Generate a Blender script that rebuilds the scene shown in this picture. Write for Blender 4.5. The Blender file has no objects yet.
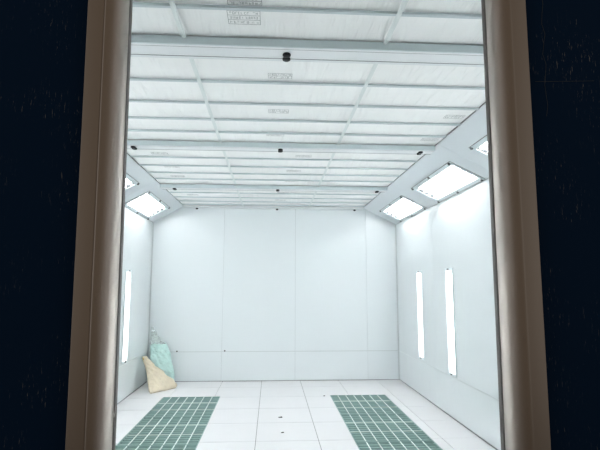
import bpy, bmesh, math, random
from mathutils import Vector, Matrix, noise
random.seed(7)
sc = bpy.context.scene
col = sc.collection

# ------------------------------------------------------------------ dimensions
XL, XR = -2.0, 2.0            # side walls
YB, YF = 7.854, 1.2           # back wall, door plane
H = 2.787                     # filter ceiling height
BL, BR = -1.516, 1.447        # where the ceiling meets the sloped light panels
WZ = 2.5157                   # top of the vertical walls
RZ = 0.456                    # seam between lower and upper wall panels

# ------------------------------------------------------------------ materials
def mat(name, base, rough=.5, metal=0., spec=.5, coat=0., bump=None, emit=None, var=None):
    m = bpy.data.materials.new(name); m.use_nodes = True
    nt = m.node_tree; b = nt.nodes['Principled BSDF']
    b.inputs['Base Color'].default_value = (*base, 1)
    b.inputs['Roughness'].default_value = rough
    b.inputs['Metallic'].default_value = metal
    b.inputs['Specular IOR Level'].default_value = spec
    b.inputs['Coat Weight'].default_value = coat
    b.inputs['Coat Roughness'].default_value = .08
    tc = nt.nodes.new('ShaderNodeTexCoord')
    if var:                                   # soft mottling of the real surface colour
        sc_, amt = var
        n = nt.nodes.new('ShaderNodeTexNoise'); n.inputs['Scale'].default_value = sc_; n.inputs['Detail'].default_value = 4
        nt.links.new(tc.outputs['Object'], n.inputs['Vector'])
        r = nt.nodes.new('ShaderNodeMix'); r.data_type = 'RGBA'
        r.inputs[6].default_value = (*[c*(1-amt) for c in base], 1); r.inputs[7].default_value = (*[min(1, c*(1+amt)) for c in base], 1)
        nt.links.new(n.outputs['Fac'], r.inputs[0]); nt.links.new(r.outputs[2], b.inputs['Base Color'])
    if bump:
        s, strength, dist = bump
        n = nt.nodes.new('ShaderNodeTexNoise'); n.inputs['Scale'].default_value = s; n.inputs['Detail'].default_value = 5
        nt.links.new(tc.outputs['Object'], n.inputs['Vector'])
        bp = nt.nodes.new('ShaderNodeBump'); bp.inputs['Strength'].default_value = strength; bp.inputs['Distance'].default_value = dist
        nt.links.new(n.outputs['Fac'], bp.inputs['Height']); nt.links.new(bp.outputs['Normal'], b.inputs['Normal'])
    if emit:
        b.inputs['Emission Color'].default_value = (*emit[0], 1); b.inputs['Emission Strength'].default_value = emit[1]
    return m

M = {}
M['wall'] = mat('white_enamelled_panel', (.752, .79, .802), .26, coat=.25, bump=(1.3, .35, .02))
M['slope'] = mat('white_sheet_metal', (.66, .70, .725), .38)
M['seam'] = mat('grey_joint', (.22, .23, .23), .7)
M['trim'] = mat('white_aluminium_trim', (.55, .58, .58), .4)
M['floor'] = mat('white_floor_plate', (.765, .752, .758), .42, var=(3, .03), bump=(2.0, .2, .01))
M['joint'] = mat('floor_joint', (.26, .25, .24), .8)
M['pit'] = mat('pit_sheet', (.20, .26, .25), .6)
M['bar'] = mat('galvanised_ceiling_bar', (.54, .60, .615), .5, metal=.1)
M['beam'] = mat('blue_grey_white_beam', (.74, .76, .77), .5)
M['angle'] = mat('grey_angle', (.56, .63, .645), .45)  # shade on the beams' door-facing side, put into the colour
M['runner'] = mat('white_runner', (.72, .76, .75), .5)
M['black'] = mat('black_plastic', (.004, .004, .006), .5, spec=.25)
M['ink'] = mat('grey_ink', (.27, .28, .28), .9)
M['clip'] = mat('dark_clip', (.10, .11, .11), .5)
M['frame'] = mat('light_frame', (.66, .73, .75), .35)
M['housing'] = mat('white_reflector', (.9, .9, .9), .4)
M['tube'] = mat('fluorescent_tube', (.9, .9, .9), .4, emit=((1.0, .985, 1.0), 9.3))
M['plate'] = mat('grey_holder_plate', (.06, .065, .07), .5)  # near-black, added to darken the lamp ends between the tubes
M['cap'] = mat('tube_cap', (.6, .6, .6), .4, metal=.6)
M['steel'] = mat('pale_grating_steel', (.78, .86, .82), .45)
M['greenbar'] = mat('green_tinted_grating_bar', (.31, .45, .42), .5)
M['mat'] = mat('green_glass_fibre_mat', (.07, .16, .14), .95, var=(40, .3), bump=(120, .8, .01))
M['tan'] = mat('tan_woven_sack', (.76, .66, .50), .6, var=(11, .16), bump=(26, .8, .02))
M['green'] = mat('green_plastic_film', (.55, .76, .71), .3, var=(22, .22), bump=(22, .9, .02))
M['tie'] = mat('ochre_tie', (.80, .55, .18), .5)
M['gasket'] = mat('dark_rubber', (.13, .12, .11), .5)
M['concrete'] = mat('grey_concrete', (.16, .14, .12), .85, var=(5, .15), bump=(30, .3, .01))
M['outer'] = mat('outer_panel', (.012, .02, .03), .5)
M['speck'] = mat('dark_debris', (.05, .04, .045), .7)

# clear film of a sack
def film():
    m = bpy.data.materials.new('clear_plastic_film'); m.use_nodes = True
    nt = m.node_tree; nt.nodes.clear()
    o = nt.nodes.new('ShaderNodeOutputMaterial'); mx = nt.nodes.new('ShaderNodeMixShader')
    t = nt.nodes.new('ShaderNodeBsdfTransparent'); g = nt.nodes.new('ShaderNodeBsdfPrincipled')
    g.inputs['Base Color'].default_value = (.80, .88, .85, 1); g.inputs['Roughness'].default_value = .2
    n = nt.nodes.new('ShaderNodeTexNoise'); n.inputs['Scale'].default_value = 14
    mr = nt.nodes.new('ShaderNodeMapRange'); mr.inputs[1].default_value = .35; mr.inputs[2].default_value = .7
    mr.inputs[3].default_value = .12; mr.inputs[4].default_value = .6
    nt.links.new(n.outputs['Fac'], mr.inputs[0]); nt.links.new(mr.outputs[0], mx.inputs[0])
    nt.links.new(t.outputs[0], mx.inputs[1]); nt.links.new(g.outputs[0], mx.inputs[2]); nt.links.new(mx.outputs[0], o.inputs[0])
    return m
M['film'] = film()

def glass():
    m = bpy.data.materials.new('lamp_cover_glass'); m.use_nodes = True
    nt = m.node_tree; nt.nodes.clear()
    o = nt.nodes.new('ShaderNodeOutputMaterial'); mx = nt.nodes.new('ShaderNodeMixShader')
    t = nt.nodes.new('ShaderNodeBsdfTransparent'); g = nt.nodes.new('ShaderNodeBsdfGlossy'); g.inputs['Roughness'].default_value = .03
    t.inputs[0].default_value = (.96, .98, .98, 1)
    mx.inputs[0].default_value = .07
    nt.links.new(t.outputs[0], mx.inputs[1]); nt.links.new(g.outputs[0], mx.inputs[2]); nt.links.new(mx.outputs[0], o.inputs[0])
    return m
M['glass'] = glass()

# filter cloth: pale fabric with diagonal creases
def cloth():
    m = mat('white_filter_cloth', (.88, .885, .875), .9, spec=.1)
    nt = m.node_tree; b = nt.nodes['Principled BSDF']
    tc = nt.nodes.new('ShaderNodeTexCoord')
    mp = nt.nodes.new('ShaderNodeMapping'); mp.inputs['Rotation'].default_value = (0, 0, math.radians(-6)); mp.inputs['Scale'].default_value = (20, 2.2, 1)
    n = nt.nodes.new('ShaderNodeTexNoise'); n.inputs['Scale'].default_value = 1; n.inputs['Detail'].default_value = 3; n.inputs['Distortion'].default_value = .3
    big = nt.nodes.new('ShaderNodeTexNoise'); big.inputs['Scale'].default_value = .9
    mul = nt.nodes.new('ShaderNodeMath'); mul.operation = 'MULTIPLY'
    bp = nt.nodes.new('ShaderNodeBump'); bp.inputs['Strength'].default_value = .8; bp.inputs['Distance'].default_value = .03
    L = nt.links.new
    L(tc.outputs['Object'], mp.inputs['Vector']); L(mp.outputs[0], n.inputs['Vector']); L(tc.outputs['Object'], big.inputs['Vector'])
    L(n.outputs['Fac'], mul.inputs[0]); L(big.outputs['Fac'], mul.inputs[1]); L(mul.outputs[0], bp.inputs['Height']); L(bp.outputs[0], b.inputs['Normal'])
    return m
M['cloth'] = cloth()

# door skin: near-black blue film with fine pale scratches
def doorskin():
    m = mat('dark_blue_door_skin', (.007, .029, .080), .6, spec=.03)
    nt = m.node_tree; b = nt.nodes['Principled BSDF']; L = nt.links.new
    tc = nt.nodes.new('ShaderNodeTexCoord')
    def scratch(rot, scl, lo):
        mp = nt.nodes.new('ShaderNodeMapping'); mp.inputs['Rotation'].default_value = (0, rot, 0); mp.inputs['Scale'].default_value = scl
        n = nt.nodes.new('ShaderNodeTexNoise'); n.inputs['Scale'].default_value = 1; n.inputs['Detail'].default_value = 5; n.inputs['Roughness'].default_value = .7
        mr = nt.nodes.new('ShaderNodeMapRange'); mr.inputs[1].default_value = lo; mr.inputs[2].default_value = lo+.08
        L(tc.outputs['Object'], mp.inputs['Vector']); L(mp.outputs[0], n.inputs['Vector']); L(n.outputs['Fac'], mr.inputs[0])
        return mr
    a = scratch(math.radians(12), (230, 1, 30), .615); c = scratch(math.radians(-25), (200, 1, 26), .615)
    mx = nt.nodes.new('ShaderNodeMath'); mx.operation = 'MAXIMUM'; L(a.outputs[0], mx.inputs[0]); L(c.outputs[0], mx.inputs[1])
    # scratches gather in patches, more of them high on the leaf
    p = nt.nodes.new('ShaderNodeTexNoise'); p.inputs['Scale'].default_value = 6; L(tc.outputs['Object'], p.inputs['Vector'])
    pr = nt.nodes.new('ShaderNodeMapRange'); pr.inputs[1].default_value = .45; pr.inputs[2].default_value = .7; L(p.outputs['Fac'], pr.inputs[0])
    mu = nt.nodes.new('ShaderNodeMath'); mu.operation = 'MULTIPLY'; L(mx.outputs[0], mu.inputs[0]); L(pr.outputs[0], mu.inputs[1])
    mix = nt.nodes.new('ShaderNodeMix'); mix.data_type = 'RGBA'
    mix.inputs[6].default_value = (.007, .029, .080, 1); mix.inputs[7].default_value = (.40, .42, .42, 1)
    L(mu.outputs[0], mix.inputs[0]); L(mix.outputs[2], b.inputs['Base Color'])
    return m
M['skin'] = doorskin()
M['alu'] = mat('brown_anodised_aluminium', (.48, .44, .40), .40, metal=.75, bump=(300, .05, .001))
M['scratch'] = mat('pale_scratch', (.11, .13, .14), .7)

# ------------------------------------------------------------------ helpers
def box(bm, a, b, bev=0.):
    a = Vector(a); b = Vector(b)
    r = bmesh.ops.create_cube(bm, size=1.)
    s = b-a
    for v in r['verts']: v.co = Vector(((v.co.x+.5)*s.x+a.x, (v.co.y+.5)*s.y+a.y, (v.co.z+.5)*s.z+a.z))
    if bev:
        es = list({e for v in r['verts'] for e in v.link_edges})
        bmesh.ops.bevel(bm, geom=es, offset=bev, segments=2, affect='EDGES', profile=.6)

def cyl(bm, p, q, r, seg=14, r2=None):
    p = Vector(p); q = Vector(q); d = q-p
    rot = d.to_track_quat('Z', 'Y').to_matrix().to_4x4()
    bmesh.ops.create_cone(bm, cap_ends=True, segments=seg, radius1=r, radius2=r if r2 is None else r2, depth=d.length,
                          matrix=Matrix.Translation((p+q)/2) @ rot)

def lathe(bm, prof, c, seg=20):        # profile of (radius, z) about a vertical axis at c
    rings = []
    for r, z in prof:
        rings.append([bm.verts.new((c[0]+r*math.cos(2*math.pi*k/seg), c[1]+r*math.sin(2*math.pi*k/seg), c[2]+z)) for k in range(seg)])
    for A, B in zip(rings, rings[1:]):
        for k in range(seg): bm.faces.new((A[k], A[(k+1) % seg], B[(k+1) % seg], B[k]))
    bm.faces.new(rings[0]); bm.faces.new(rings[-1])

def obj(name, bm, m, parent=None, smooth=False):
    bmesh.ops.recalc_face_normals(bm, faces=bm.faces)
    me = bpy.data.meshes.new(name); bm.to_mesh(me); bm.free()
    for x in (m if isinstance(m, list) else [m]): me.materials.append(x)
    if smooth:
        for p in me.polygons: p.use_smooth = True
    o = bpy.data.objects.new(name, me); col.objects.link(o)
    if parent: o.parent = parent
    return o

def thing(name, label, cat, loc=(0, 0, 0), group=None, mtx=None):
    o = bpy.data.objects.new(name, None); col.objects.link(o); o.empty_display_size = .1
    if mtx is not None: o.matrix_world = mtx
    else: o.location = loc
    tag(o, label, cat, group); return o
def tag(o, label, cat, group=None):
    o['label'] = label; o['category'] = cat
    if group: o['group'] = group
def struct(name, bm, m, parent=None, label=None, smooth=False):
    o = obj(name, bm, m, parent, smooth)
    if not parent: o['kind'] = 'structure'
    if label: o['label'] = label
    return o
def dup(root, label, mtx):
    r = root.copy(); col.objects.link(r); r.matrix_world = mtx; r['label'] = label
    for ch in list(root.children):
        c = ch.copy(); col.objects.link(c); c.parent = r
        for g in ch.children:
            d = g.copy(); col.objects.link(d); d.parent = c
    return r

def slab(bm, O, U, V, N, rects, holes, gap=.003, th=.04, mi=0):
    """panels (u0,u1,v0,v1) with joints `gap` wide, holes cut through, extruded along N (away from the room)"""
    O, U, V, N = map(Vector, (O, U, V, N))
    for (u0, u1, v0, v1) in rects:
        g = gap/2; u0 += g; u1 -= g; v0 += g; v1 -= g
        us = sorted({u0, u1, *[h[i] for h in holes for i in (0, 1) if u0 < h[i] < u1]})
        vs = sorted({v0, v1, *[h[i] for h in holes for i in (2, 3) if v0 < h[i] < v1]})
        vert = {}
        def P(u, v):
            if (u, v) not in vert: vert[(u, v)] = bm.verts.new(O+U*u+V*v)
            return vert[(u, v)]
        fs = []
        for a, b in zip(us, us[1:]):
            for c, d in zip(vs, vs[1:]):
                mu, mv = (a+b)/2, (c+d)/2
                if any(h[0] < mu < h[1] and h[2] < mv < h[3] for h in holes): continue
                f = bm.faces.new((P(a, c), P(b, c), P(b, d), P(a, d))); f.material_index = mi; fs.append(f)
        if not fs: continue
        r = bmesh.ops.extrude_face_region(bm, geom=fs)
        nv = [e for e in r['geom'] if isinstance(e, bmesh.types.BMVert)]
        bmesh.ops.translate(bm, verts=nv, vec=N*th)
        for e in r['geom']:
            if isinstance(e, bmesh.types.BMFace):
                e.material_index = mi
                for ed in e.edges:
                    for f2 in ed.link_faces: f2.material_index = mi

def wall(name, O, U, V, N, rects, holes=[], gap=.003, m='wall', back='seam'):
    bm = bmesh.new()
    slab(bm, O, U, V, N, rects, holes, gap, .012, 0)
    u0 = min(r[0] for r in rects); u1 = max(r[1] for r in rects); v0 = min(r[2] for r in rects); v1 = max(r[3] for r in rects)
    slab(bm, Vector(O)+Vector(N)*.0125, U, V, N, [(u0, u1, v0, v1)], holes, 0, .035, 1)
    return struct(name, bm, [M[m], M[back]])

# ------------------------------------------------------------------ room shell
FY = [6.84, 5.09, 3.34]                     # centres of the sloped lights
RWL = [(3.98, .50, 1.675), (5.52, .50, 1.675), (6.655, .52, 1.68), (2.85, .50, 1.675), (1.75, .50, 1.675)]   # wall lights right: centre y, z0, z1; unseen ones nearer the door added for light
LWL = [(6.63, .50, 1.675), (5.50, .50, 1.675), (4.10, .50, 1.675), (3.0, .50, 1.675), (1.9, .50, 1.675)]  # left: all but the farthest are unseen, added to brighten the near ceiling
HW = .10
# back wall (u = x, v = z)
bs = [XL, -.85, .316, 1.49, XR]
R = [(a, b, 0, RZ) for a, b in zip(bs, bs[1:])] + [(a, b, RZ, H+.03) for a, b in zip(bs, bs[1:])]
wb = wall('wall_back', (0, YB, 0), (1, 0, 0), (0, 0, 1), (0, 1, 0), R, gap=.0022)
ys = [YF+.1, 2.0, 3.17, 4.34, 6.08, YB]
R = [(a, b, 0, RZ) for a, b in zip(ys, ys[1:])] + [(a, b, RZ, WZ) for a, b in zip(ys, ys[1:])]
wall('wall_right', (XR, 0, 0), (0, 1, 0), (0, 0, 1), (1, 0, 0), R, [(y-HW, y+HW, a, b) for y, a, b in RWL], gap=.0025)
wall('wall_left', (XL, 0, 0), (0, 1, 0), (0, 0, 1), (-1, 0, 0), R, [(y-HW, y+HW, a, b) for y, a, b in LWL], gap=.0025)
# slopes that carry the lights (u = y, v = down the slope)
def slope_frame(side):
    A = Vector((BR if side > 0 else BL, 0, H)); B = Vector((2.*side, 0, WZ))
    d = (B-A); Ln = d.length; d.normalize()
    n = Vector((-d.z*side, 0, d.x*side)); n = n if n.z > 0 else -n      # away from the room
    return A, d, n, Ln
WINU, WINV = .60, .145
def slope_centre(side): return .413 if side > 0 else .36
for side, nm in ((1, 'right'), (-1, 'left')):
    A, d, n, Ln = slope_frame(side)
    c = slope_centre(side)
    sy = [YF+.1, 2.465, 4.215, 5.965, YB]
    wall('wall_%s_slope' % nm, A, (0, 1, 0), d, n, [(a, b, .004, Ln) for a, b in zip(sy, sy[1:])],
         [(y-WINU, y+WINU, c-WINV, c+WINV) for y in FY], gap=.002, m='slope')
# ceiling of filter cloth, sagging a little between the bars
bars = [1.55, 1.84, 2.127, 2.952, 3.318, 3.663, 3.975, 4.81, 5.15, 5.485, 5.80, 6.66, 7.0, 7.33, 7.63]
bm = bmesh.new(); nx, ny = 90, 190
g = []
for j in range(ny+1):
    y = YF+.1+(YB-YF-.1)*j/ny; row = []
    for i in range(nx+1):
        x = BL+(BR-BL)*i/nx
        s = noise.noise(Vector((x*2.5+y*1.5, y*4-x*2, 0)))*.006
        row.append(bm.verts.new((x, y, H+.008+s)))
    g.append(row)
for j in range(ny):
    for i in range(nx): bm.faces.new((g[j][i], g[j][i+1], g[j+1][i+1], g[j+1][i]))
r = bmesh.ops.extrude_face_region(bm, geom=list(bm.faces))
bmesh.ops.translate(bm, verts=[e for e in r['geom'] if isinstance(e, bmesh.types.BMVert)], vec=(0, 0, .02))
ceil = struct('ceiling', bm, M['cloth'], smooth=True)
# floor
GX = [(-1.515, -.748), (.745, 1.515)]
GY0, GY1, NP = 6.80, 1.80, 5
fx = [XL, -1.44, -.825, -.21, .40, 1.01, 1.62, XR]
fy = [YF] + [7.38-.63*k for k in range(9, -1, -1)] + [YB]
fh = [(a, b, GY1, GY0) for a, b in GX]
bm = bmesh.new()
for a, b in zip(fx, fx[1:]):
    for c, d_ in zip(fy, fy[1:]):
        slab(bm, (0, 0, 0), (1, 0, 0), (0, 1, 0), (0, 0, -1), [(a, b, c, d_)], fh, .006, .006, 0)
slab(bm, (0, 0, -.0065), (1, 0, 0), (0, 1, 0), (0, 0, -1), [(XL, XR, YF, YB)], fh, 0, .04, 1)
for a, b in GX:                               # pit walls and bottom
    t = .01
    for q in (((a-t, GY1, -.3), (a, GY0, -.047)), ((b, GY1, -.3), (b+t, GY0, -.047)), ((a-t, GY1-t, -.3), (b+t, GY1, -.047)),
              ((a-t, GY0, -.3), (b+t, GY0+t, -.047)), ((a-t, GY1-t, -.31), (b+t, GY0+t, -.3))):
        n0 = len(bm.faces); box(bm, *q)
        bm.faces.ensure_lookup_table()
        for f in bm.faces[n0:]: f.material_index = 2
struct('floor', bm, [M['floor'], M['joint'], M['pit']])
# outside ground, where the photographer stands
bm = bmesh.new(); box(bm, (-4, -3, -.06), (4, YF, -.005)); struct('ground', bm, M['concrete'])

# trims
def trim(n, a, b, m='trim', bev=.0015):
    bm = bmesh.new(); box(bm, a, b, bev); return struct('trim_%d' % n, bm, M[m])
def base(nm, a, b):
    bm = bmesh.new(); box(bm, a, b, .001); struct('baseboard_'+nm, bm, M['seam'])
base('right', (XR-.006, YF+.1, .001), (XR-.0003, YB-.01, .013)); base('left', (XL+.0003, YF+.1, .001), (XL+.006, YB-.01, .013))
base('back', (XL+.01, YB-.006, .001), (XR-.01, YB-.0003, .008))
trim(1, (XR-.016, YB-.016, .02), (XR-.0005, YB-.0005, WZ-.006)); trim(2, (XL+.0005, YB-.016, .02), (XL+.016, YB-.0005, WZ-.006))
# seam strip at RZ on the three walls
trim(3, (XL+.02, YB-.004, RZ-.005), (XR-.02, YB-.0002, RZ+.005), bev=.0005)
trim(4, (XR-.004, YF+.1, RZ-.004), (XR-.0002, YB-.02, RZ+.004), bev=.0005)
trim(5, (XL+.0002, YF+.1, RZ-.004), (XL+.004, YB-.02, RZ+.004), bev=.0005)
for x, z in ((-1.548, .466), (-.80, .47)):        # dark rivets on the strip
    bm = bmesh.new(); cyl(bm, (x, YB-.004, z), (x, YB-.013, z), .011, 12)
    obj('rivet', bm, M['black'], wb)

# ------------------------------------------------------------------ doors and front wall
def leaf(n, xi, side, lean, label):
    """xi = inner edge; side -1 = left leaf"""
    root = thing('door_%d' % n, label, 'door', (xi, YF, .01)); root['kind'] = 'structure'
    W, PW, Z = .95, .094, 2.58
    s = -side                                     # toward the opening
    pts = [(0, .004), (.003, 0), (.042, 0)]
    if side < 0: pts += [(.0432, .002), (.0444, .002)]
    pts += [(.046, -.001)]
    for k in range(1, 19):
        t = math.pi/2*k/18; pts.append((.046+.046*math.sin(t), .047-.048*math.cos(t)))
    pts += [(.092, .075), (.086, .085), (0, .085)]
    def poly(bm, P, z0, z1, sub=1):
        A = [bm.verts.new(((p[0]-PW)*s, p[1], z0)) for p in P]; B = [bm.verts.new(((p[0]-PW)*s+lean*s, p[1], z1)) for p in P]
        for k in range(len(P)): bm.faces.new((A[k], A[(k+1) % len(P)], B[(k+1) % len(P)], B[k]))
        bm.faces.new(A); bm.faces.new(B)
    bm = bmesh.new(); poly(bm, pts, 0, Z)
    pr = obj('edge_profile', bm, M['alu'], root); pr['label'] = 'brownish aluminium edge profile with rounded nose'
    for f in pr.data.polygons: f.use_smooth = abs(f.normal.z) < .5
    md = pr.modifiers.new('w', 'WEIGHTED_NORMAL'); md.keep_sharp = True
    bm = bmesh.new(); poly(bm, [(.0922, .052), (.0945, .056), (.0945, .072), (.0922, .074)], 0, Z)
    obj('gasket', bm, M['gasket'], root)
    bm = bmesh.new(); box(bm, (min(-W*s, (-PW-.0005)*s), .022, 0), (max(-W*s, (-PW-.0005)*s), .07, Z), .002)
    for v in bm.verts: v.co.x += lean*s*v.co.z/Z if abs(v.co.x) < .3 else 0
    b2 = bmesh.new(); box(b2, (min(-W*s, (-PW-.0005)*s), .0705, 0), (max(-W*s, (-PW-.0005)*s), .085, Z), .002)
    obj('inner_panel', b2, M['wall'], root)['label'] = 'white inner face'
    sk = obj('panel', bm, M['skin'], root); sk['label'] = 'near-black blue panel with fine scratches'
    return root
dl = leaf(1, -.4425, -1, -.027, 'left door leaf, dark panel with a rounded aluminium edge beside the opening')
dr = leaf(2, .5205, 1, -.014, 'right door leaf, scratched dark panel with a rounded aluminium edge')
# long creases on the right leaf
def crease(pts, w):
    bm = bmesh.new()
    for (x0, z0), (x1, z1) in zip(pts, pts[1:]):
        d = Vector((x1-x0, 0, z1-z0)); nrm = Vector((-d.z, 0, d.x)).normalized()*w
        a = Vector((x0, .0216, z0)); b = Vector((x1, .0216, z1))
        f = [bm.verts.new(p) for p in (a-nrm, b-nrm, b+nrm, a+nrm)]
        fc = bm.faces.new(f)
    r = bmesh.ops.extrude_face_region(bm, geom=list(bm.faces))
    bmesh.ops.translate(bm, verts=[e for e in r['geom'] if isinstance(e, bmesh.types.BMVert)], vec=(0, .0003, 0))
    o = obj('scratch', bm, M['scratch'], dr); return o
zz = [2.30-.03*k for k in range(13)]
crease([(.165+.004*math.sin(k*1.9)-.0005*k+random.uniform(-.002, .002), z-.01) for k, z in enumerate(zz)], .0003)
crease([(.13, 2.029), (.30, 2.036)], .0003)

bm = bmesh.new()
box(bm, (-2.1, YF+.02, 0), (-.4425-.955, YF+.09, 2.95)); box(bm, (.5205+.955, YF+.02, 0), (2.1, YF+.09, 2.95))
box(bm, (-.4425-.9551, YF+.02, 2.6), (.5205+.9551, YF+.09, 2.95))
wf = struct('wall_front', bm, [M['outer'], M['wall']])
for p in wf.data.polygons:
    if p.normal.y > .9: p.material_index = 1

# ------------------------------------------------------------------ ceiling steel
def knob_bm(c):
    bm = bmesh.new()
    lathe(bm, [(.012, 0), (.020, -.001), (.0225, -.004), (.0225, -.011), (.019, -.015), (.008, -.0165)], c)
    return bm
names = ['nearest the doorway', 'second from the doorway', 'third from the doorway']
for k, y0 in enumerate([2.405, 4.265, 6.13]):
    t = thing('ceiling_beam', 'wide blue-grey beam across the white ceiling, ' + names[k], 'beam', (0, y0, H), 'beams across the ceiling')
    bm = bmesh.new()
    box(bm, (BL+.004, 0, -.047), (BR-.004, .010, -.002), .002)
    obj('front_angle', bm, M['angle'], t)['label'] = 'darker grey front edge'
    bm = bmesh.new(); box(bm, (BL+.004, .0115, -.046), (BR-.004, .030, -.002), .002); box(bm, (BL+.004, .0325, -.045), (BR-.004, .135, -.002), .002)
    obj('channel', bm, M['beam'], t)
    bm = bmesh.new(); box(bm, (BL+.004, .0302, -.0462), (BR-.004, .0323, -.004)); obj('groove', bm, M['seam'], t)
    bm = bmesh.new(); box(bm, (BL+.004, .1352, -.0462), (BR-.004, .1395, -.004)); obj('groove', bm, M['seam'], t)
    bm = bmesh.new(); box(bm, (BL+.004, .140, -.030), (BR-.004, .20, -.002), .0015); obj('flange', bm, M['beam'], t)
    for x in (-1.34, 0, 1.32):
        for dy in ((.079, .127) if k == 0 else (.055, .10)): obj('knob', knob_bm((x, dy, -.0445)), M['black'], t, True)
t = thing('ceiling_beam', 'narrow half beam along the top of the back wall', 'beam', (0, YB-.07, H), 'beams across the ceiling')
bm = bmesh.new(); box(bm, (BL+.004, 0, -.03), (BR-.004, .068, -.002), .002); obj('channel', bm, M['beam'], t)
for x in (-1.30, .01, 1.30): 
    bm = bmesh.new(); lathe(bm, [(.008, 0), (.018, -.003), (.02, -.012), (.018, -.022), (.006, -.026)], (x, .045, -.03)); obj('knob', bm, M['black'], t, True)
beamname = ['in front of the nearest beam', 'behind the nearest beam', 'behind the second beam', 'behind the third beam']
ordn = ['first', 'second', 'third', 'fourth']
cnt = {}
for y in bars:
    z = 0 if y < 2.4 else 1 if y < 4.2 else 2 if y < 6.1 else 3
    k = cnt.get(z, 0); cnt[z] = k+1
    q = ordn[k] + ' of the bars ' + beamname[z]
    if z == 0: q = ['third', 'second', 'first'][k] + ' before the nearest beam'
    bm = bmesh.new(); w = .010
    box(bm, (BL+.004, y-w, H-.014), (BR-.004, y+w, H+.0), .002)
    o = obj('ceiling_bar', bm, M['bar']); tag(o, 'thin grey bar under the white filter cloth, ' + q, 'bar', 'thin bars holding up the filter cloth')
for x, nm in ((.527, 'right'), (-.542, 'left')):
    t = thing('ceiling_runner', 'slim pale runner toward the back wall, on the %s of the two' % nm, 'runner', (x, 0, H), 'runners along the ceiling')
    segs = [YF+.11, 2.400, 2.61, 4.26, 4.47, 6.125, 6.335, YB-.075]
    for a, b in zip(segs[::2], segs[1::2]):
        bm = bmesh.new(); box(bm, (-.013, a, -.017), (.013, b, -.0142), .001); box(bm, (-.004, a, -.0195), (.004, b, -.0171), .001)
        obj('runner_strip', bm, M['runner'], t)

# faint printed stamps on the cloth (not legible in the photo: boxed rows of small strokes)
def stamp(xc, yc, w, h, rows, outline=True):
    bm = bmesh.new()
    z1 = -.0015
    def bar(x0, y0, x1, y1): box(bm, (x0, y0, z1-.0006), (x1, y1, z1))
    t = .0022
    if outline:
        bar(-w/2, -h/2, w/2, -h/2+t); bar(-w/2, h/2-t, w/2, h/2); bar(-w/2, -h/2, -w/2+t, h/2); bar(w/2-t, -h/2, w/2, h/2)
    rh = h/rows
    for r_ in range(rows):
        y0 = -h/2+rh*r_+rh*.28; y1 = y0+rh*.46; x = -w/2+.010
        while x < w/2-.014:
            gw = random.uniform(.007, .011)
            for q in range(3):
                if random.random() < .45: bar(x, y0+(y1-y0)*q/2-.0008, x+gw, y0+(y1-y0)*q/2+.0010)
            if random.random() < .75: bar(x, y0, x+.0018, y1)
            if random.random() < .5: bar(x+gw-.0018, y0, x+gw, y1)
            x += gw+random.uniform(.003, .008)
        if r_ and outline: bar(-w/2, -h/2+rh*r_-t/2, w/2, -h/2+rh*r_+t/2)
    o = obj('printed_stamp', bm, M['ink'], ceil); o.location = (xc, yc, H)
    return o
stamp(-.218, 2.215, .16, .12, 3); stamp(-.208, 2.075, .16, .07, 2)
for x, y, w in ((-.03, 2.86, .15), (-.03, 3.47, .15), (-.05, 4.03, .15), (.24, 4.70, .16), (.17, 5.33, .16), (.16, 5.86, .16), (.08, 6.6, .16), (.05, 7.17, .16),
                (-1.19, 4.69, .16), (-1.18, 5.22, .16), (-1.20, 5.68, .16), (-1.21, 6.85, .16), (1.33, 3.50, .15), (1.33, 4.08, .15)):
    stamp(x, y, w, .075, 2)

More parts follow.
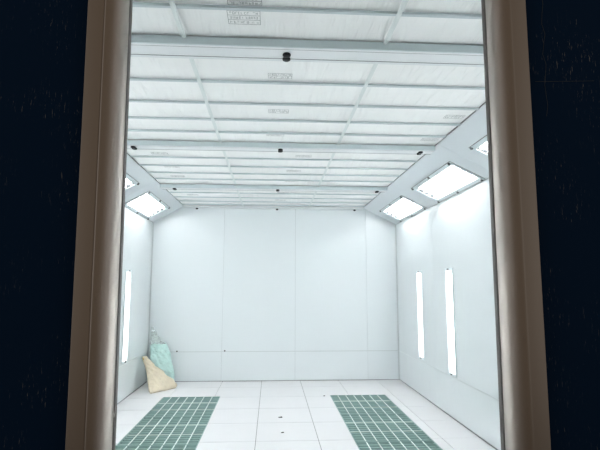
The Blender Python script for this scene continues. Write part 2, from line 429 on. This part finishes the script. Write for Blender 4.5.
# ------------------------------------------------------------------ lights
def tube_bm(p, q, r):
    bm = bmesh.new(); cyl(bm, p, q, r, 12); return bm
def make_light(name, U, V, ntube, label, cat, group, mtx, cl):
    """local: x across (V), y along (U), z away from the room; opening is centred on the origin"""
    t = thing(name, label, cat, group=group, mtx=mtx)
    bm = bmesh.new(); d = .11; th = .003                         # recessed reflector tray
    e = .0008
    box(bm, (-V+e, -U+e, d), (V-e, U-e, d+th)); box(bm, (-V+e, -U+e, 0), (-V+th, U-e, d)); box(bm, (V-th, -U+e, 0), (V-e, U-e, d))
    box(bm, (-V+th, -U+e, 0), (V-th, -U+th, d)); box(bm, (-V+th, U-th, 0), (V-th, U-e, d))
    obj('reflector', bm, M['housing'], t)
    bm = bmesh.new(); f = .044 if ntube > 2 else .018; z0, z1 = -.007, -.0006   # frame on the surface
    for a, b in (((-V-f, -U-f), (-V, U+f)), ((V, -U-f), (V+f, U+f)), ((-V, -U-f), (V, -U)), ((-V, U), (V, U+f))):
        box(bm, (a[0], a[1], z0), (b[0], b[1], z1), .001)
    obj('frame', bm, M['frame'], t)
    bm = bmesh.new(); q = .006                                   # dark sealing line round the frame
    for a, b in (((-V-f-q, -U-f-q), (-V-f-.0005, U+f+q)), ((V+f+.0005, -U-f-q), (V+f+q, U+f+q)), ((-V-f, -U-f-q), (V+f, -U-f-.0005)), ((-V-f, U+f+.0005), (V+f, U+f+q))):
        box(bm, (a[0], a[1], -.003), (b[0], b[1], z1))
    obj('seal', bm, M['joint'] if ntube > 2 else M['frame'], t)
    if ntube > 2:
        for sg in (-1, 1):                                       # dark plates added at both ends to shade the gaps between tubes
            bm = bmesh.new()
            ya, yb = sorted((sg*(U-.0035), sg*(U-.0042))); box(bm, (-V+.005, ya, .001), (V-.005, yb, .033))
            obj('holder_plate', bm, M['plate'], t)
    bm = bmesh.new(); box(bm, (-V+th+.001, -U+th+.001, .004), (V-th-.001, U-th-.001, .008)); obj('cover_glass', bm, M['glass'], t)
    for k in range(ntube):
        x = -V + 2*V*(k+.5)/ntube
        tb = obj('tube', tube_bm((x, -U+(.012 if ntube > 2 else .04), .02 if ntube > 2 else .06), (x, U-(.012 if ntube > 2 else .04), .02 if ntube > 2 else .06), .011 if ntube > 2 else .016), M['tube'], t, False)
        for q in (-1, 1):
            bm = bmesh.new(); zt, e0, e1 = (.02, .0045, .0118) if ntube > 2 else (.06, .008, .0395); cyl(bm, (x, q*(U-e0), zt), (x, q*(U-e1), zt), .0105 if ntube > 2 else .017); obj('tube_cap', bm, M['cap'], tb)
    for (x, y) in cl:
        bm = bmesh.new(); box(bm, (x-.014, y-.009, -.020), (x+.014, y+.009, -.0072), .003); cyl(bm, (x, y, -.026), (x, y, -.02), .006, 10)
        obj('clip', bm, M['clip'], t)
    return t
def slope_mtx(side, y):
    A, d, n, Ln = slope_frame(side)
    o = A + d*slope_centre(side); o.y = y
    yy = n.cross(d)
    m = Matrix((d, yy, n)).transposed().to_4x4(); m.translation = o
    return m
cl = [(sx*(WINV+.034), y) for sx in (-1, 1) for y in (-.61, 0, .61)]
lab = {(1, 0): 'sloped ceiling light on the right, farthest one next to the back wall', (1, 1): 'large sloped ceiling light on the right, the middle one fully in view',
       (1, 2): 'sloped ceiling light on the right, nearest and mostly cut off by the door edge',
       (-1, 0): 'sloped ceiling light on the left, farthest one next to the back wall', (-1, 1): 'sloped ceiling light on the left, middle one, partly cut off by the door edge',
       (-1, 2): 'sloped ceiling light on the left, nearest the doorway, behind the door edge'}
L0 = None
for side in (1, -1):
    for k, y in enumerate(FY):
        if L0 is None: L0 = make_light('ceiling_light', WINU, WINV, 4, lab[(side, k)], 'light', 'sloped ceiling lights', slope_mtx(side, y), cl)
        else: dup(L0, lab[(side, k)], slope_mtx(side, y))
def wl_mtx(side, y, z):
    n = Vector((side, 0, 0)); u = Vector((0, 0, 1)); x = u.cross(n)
    m = Matrix((x, u, n)).transposed().to_4x4(); m.translation = (2.*side, y, z); return m
W0 = None
for side, lst in ((1, RWL), (-1, LWL)):
    for y, a, b in lst:
        U = (b-a)/2; mt = wl_mtx(side, y, (a+b)/2)
        l = 'vertical strip light low on the %s wall, ' % ('right' if side > 0 else 'left')
        l += ['farthest, beside the back wall', 'second from the back wall', 'third from the back wall', 'fourth from the back wall', 'nearest the door'][round((6.65-y)/1.135)]
        make_light('wall_light', U, HW, 2, l, 'light', 'vertical wall lights', mt, [(0, -U-.009), (0, U+.009)])

# ------------------------------------------------------------------ floor gratings
G0 = None
def grate(x0, x1, y0, y1):
    w = x1-x0; l = y1-y0; t = thing('floor_grate', '', 'grate', (x0, y0, 0), 'floor gratings')
    g_ = .003; f = .006
    bm = bmesh.new()
    for a, b in (((g_, g_), (g_+f, l-g_)), ((w-g_-f, g_), (w-g_, l-g_)), ((g_+f, g_), (w-g_-f, g_+f)), ((g_+f, l-g_-f), (w-g_-f, l-g_))):
        box(bm, (a[0], a[1], -.030), (b[0], b[1], -.0005))
    obj('frame', bm, M['greenbar'], t)
    bm = bmesh.new(); n = 7
    for k in range(1, n):
        x = w*k/n; box(bm, (x-.0045, g_+f, -.009), (x+.0045, l-g_-f, -.001), .0015)
    o = obj('long_bars', bm, M['steel'], t); o['label'] = 'pale lengthwise bars'
    bm = bmesh.new(); n = 14
    for k in range(1, n):
        y = l*k/n; box(bm, (g_+f, y-.009, -.026), (w-g_-f, y+.009, -.0095))
    obj('cross_bars', bm, M['greenbar'], t)
    bm = bmesh.new()
    for k in (1, 2):
        y = l*k/3; box(bm, (g_+f, y-.0025, -.0094), (w-g_-f, y+.0025, -.0015))
    o = obj('stiffeners', bm, M['steel'], t); o['label'] = 'pale crosswise stiffener bars'
    return t
for j, (a, b) in enumerate(GX):
    for k in range(NP):
        y1 = GY0-k; l = 'green and white metal floor grating in the %s row, ' % ('left' if j == 0 else 'right') + ['farthest panel near the back wall', 'second panel from the back wall', 'third panel from the back wall', 'fourth panel from the back wall', 'nearest panel, by the doorway'][k]
        if G0 is None: G0 = grate(a, b, y1-1, y1); G0['label'] = l
        else: dup(G0, l, Matrix.Translation((a, y1-1, 0)))
    bm = bmesh.new(); box(bm, (a+.004, GY1+.004, -.06), (b-.004, GY0-.004, -.034))
    o = obj('filter_mat', bm, M['mat']); tag(o, 'dark green fibre filter mat lying under the %s row of gratings' % ('left' if j == 0 else 'right'), 'filter')

# ------------------------------------------------------------------ sacks in the left back corner
def pillow(outline, O, U, V, thick, seed, wr=.012, nu=34, nv=40, m='tan', name='sack', parent=None):
    loc = parent.location
    """outline: list of (v, u_left, u_right) rows; a stuffed bag, thick in the middle, creased"""
    O, U, V = Vector(O), Vector(U).normalized(), Vector(V).normalized(); N = U.cross(V).normalized()
    bm = bmesh.new()
    def row(v):
        for (a, l0, r0), (b, l1, r1) in zip(outline, outline[1:]):
            if a <= v <= b+1e-9:
                t = (v-a)/(b-a); t = t*t*(3-2*t); return l0+(l1-l0)*t, r0+(r1-r0)*t
    v0, v1 = outline[0][0], outline[-1][0]
    sh = []
    for sgn in (1, -1):
        G = []
        for j in range(nv+1):
            v = v0+(v1-v0)*j/nv; l, r_ = row(v); line = []
            for i in range(nu+1):
                s = i/nu; u = l+(r_-l)*s
                q = max(0, 1-abs(2*s-1)**2.6)**.6 * (max(0, 1-abs(2*j/nv-1)**4))**.55
                q *= thick*(1-.45*j/nv)
                w = noise.noise(Vector((u*9+seed, v*6, sgn*3.1)))*wr + noise.noise(Vector(((u+v*.8)*22+seed, (v-u)*7, sgn)))*wr*.6
                p = O+U*u+V*v+N*sgn*(q+w*min(1, q/.02))
                p.z = max(p.z, .002); p.x = max(p.x, -1.985-loc[0]); p.y = min(p.y, YB-.015-loc[1])
                line.append(bm.verts.new(p))
            G.append(line)
        for j in range(nv):
            for i in range(nu): bm.faces.new((G[j][i], G[j][i+1], G[j+1][i+1], G[j+1][i]))
    bmesh.ops.remove_doubles(bm, verts=bm.verts, dist=.0005)
    return obj(name, bm, M[m], parent, True)
# green sack behind
gs = thing('plastic_sack', 'pale green plastic sack leaning in the left back corner behind the tan one', 'sack', (-1.88, 7.60, 0), 'sacks in the corner')
o = pillow([(0, 0, .35), (.12, -.01, .36), (.45, .0, .31), (.58, .0, .27), (.64, .03, .24)],
       (0, 0, .0), (1, .06, 0), (-.075, .20, .62), .05, 3, .016, m='green', name='sack_body', parent=gs)
o = pillow([(0, .0, .25), (.07, .01, .17), (.16, .02, .12), (.27, .02, .06)],
       (-.08, .18, .58), (.98, .05, 0), (-.04, .08, 1), .016, 9, .012, nu=18, nv=18, m='film', name='sack_neck', parent=gs)
o['label'] = 'clear loose film at the top'
ts = thing('woven_sack', 'tan sack leaning on the left wall in front of the green plastic sack', 'sack', (-1.735, 7.0, 0), 'sacks in the corner')
pillow([(0, 0, .46), (.05, -.015, .50), (.12, -.01, .47), (.30, .0, .32), (.48, .0, .17), (.60, -.01, .07), (.66, -.03, .055)],
       (0, 0, .0), (.58, .76, 0), (-.22, .42, .44), .055, 5, .018, m='tan', name='sack_body', parent=ts)
bm = bmesh.new(); cyl(bm, (-.215, .385, .418), (-.165, .435, .415), .014, 10); obj('tie', bm, M['tie'], ts, True)

# specks on the floor
for x, y, lb, s in ((.045, 5.70, 'small dark scrap on the white floor between the gratings, farther one', .022), (.055, 5.12, 'small dark scrap on the white floor between the gratings, nearer one', .014), (.66, 6.75, 'small dark scrap on the floor beside the far corner of the right grating', .013)):
    bm = bmesh.new(); box(bm, (-s, -s*.55, .0005), (s, s*.4, .006), .002); box(bm, (s*.1, -s*.9, .0061), (s*.9, s*.2, .010), .0015)
    o = obj('floor_scrap', bm, M['speck']); o.location = (x, y, 0); tag(o, lb, 'scrap')

# ------------------------------------------------------------------ world: dim warm hall outside the booth
w = bpy.data.worlds.new('hall'); sc.world = w; w.use_nodes = True
nt = w.node_tree; bg = nt.nodes['Background']
bg.inputs[1].default_value = .37
wt = nt.nodes.new('ShaderNodeTexCoord'); sx = nt.nodes.new('ShaderNodeSeparateXYZ'); ab = nt.nodes.new('ShaderNodeMath'); ab.operation = 'ABSOLUTE'
wr = nt.nodes.new('ShaderNodeMapRange'); wr.interpolation_type = 'SMOOTHSTEP'; wr.inputs[1].default_value = .45; wr.inputs[2].default_value = .98
wm = nt.nodes.new('ShaderNodeMix'); wm.data_type = 'RGBA'; wm.inputs[6].default_value = (.26, .195, .14, 1); wm.inputs[7].default_value = (.85, .80, .76, 1)
nt.links.new(wt.outputs['Generated'], sx.inputs[0]); nt.links.new(sx.outputs[0], ab.inputs[0]); nt.links.new(ab.outputs[0], wr.inputs[0])
nt.links.new(wr.outputs[0], wm.inputs[0]); nt.links.new(wm.outputs[2], bg.inputs[0])

# ------------------------------------------------------------------ camera
f, yaw, pit, roll, cx, cz = 479.26, .0589, .1286, .0019, -.0718, 1.4752
fw = Vector((math.sin(yaw)*math.cos(pit), math.cos(yaw)*math.cos(pit), math.sin(pit)))
r = Vector((math.cos(yaw), -math.sin(yaw), 0)); u = r.cross(fw)
r2 = r*math.cos(roll)+u*math.sin(roll); u2 = -r*math.sin(roll)+u*math.cos(roll)
cd = bpy.data.cameras.new('camera'); cam = bpy.data.objects.new('camera', cd); col.objects.link(cam)
m = Matrix((r2, u2, -fw)).transposed().to_4x4(); m.translation = (cx, 0, cz); cam.matrix_world = m
cd.sensor_width = 36; cd.lens = f*36/600; cd.clip_start = .02
sc.camera = cam
sc.view_settings.view_transform = 'Standard'; sc.view_settings.look = 'None'; sc.view_settings.gamma = 1
sc.view_settings.use_curve_mapping = False; sc.view_settings.exposure = 0.52
sc.cycles.max_bounces = 12; sc.cycles.diffuse_bounces = 8
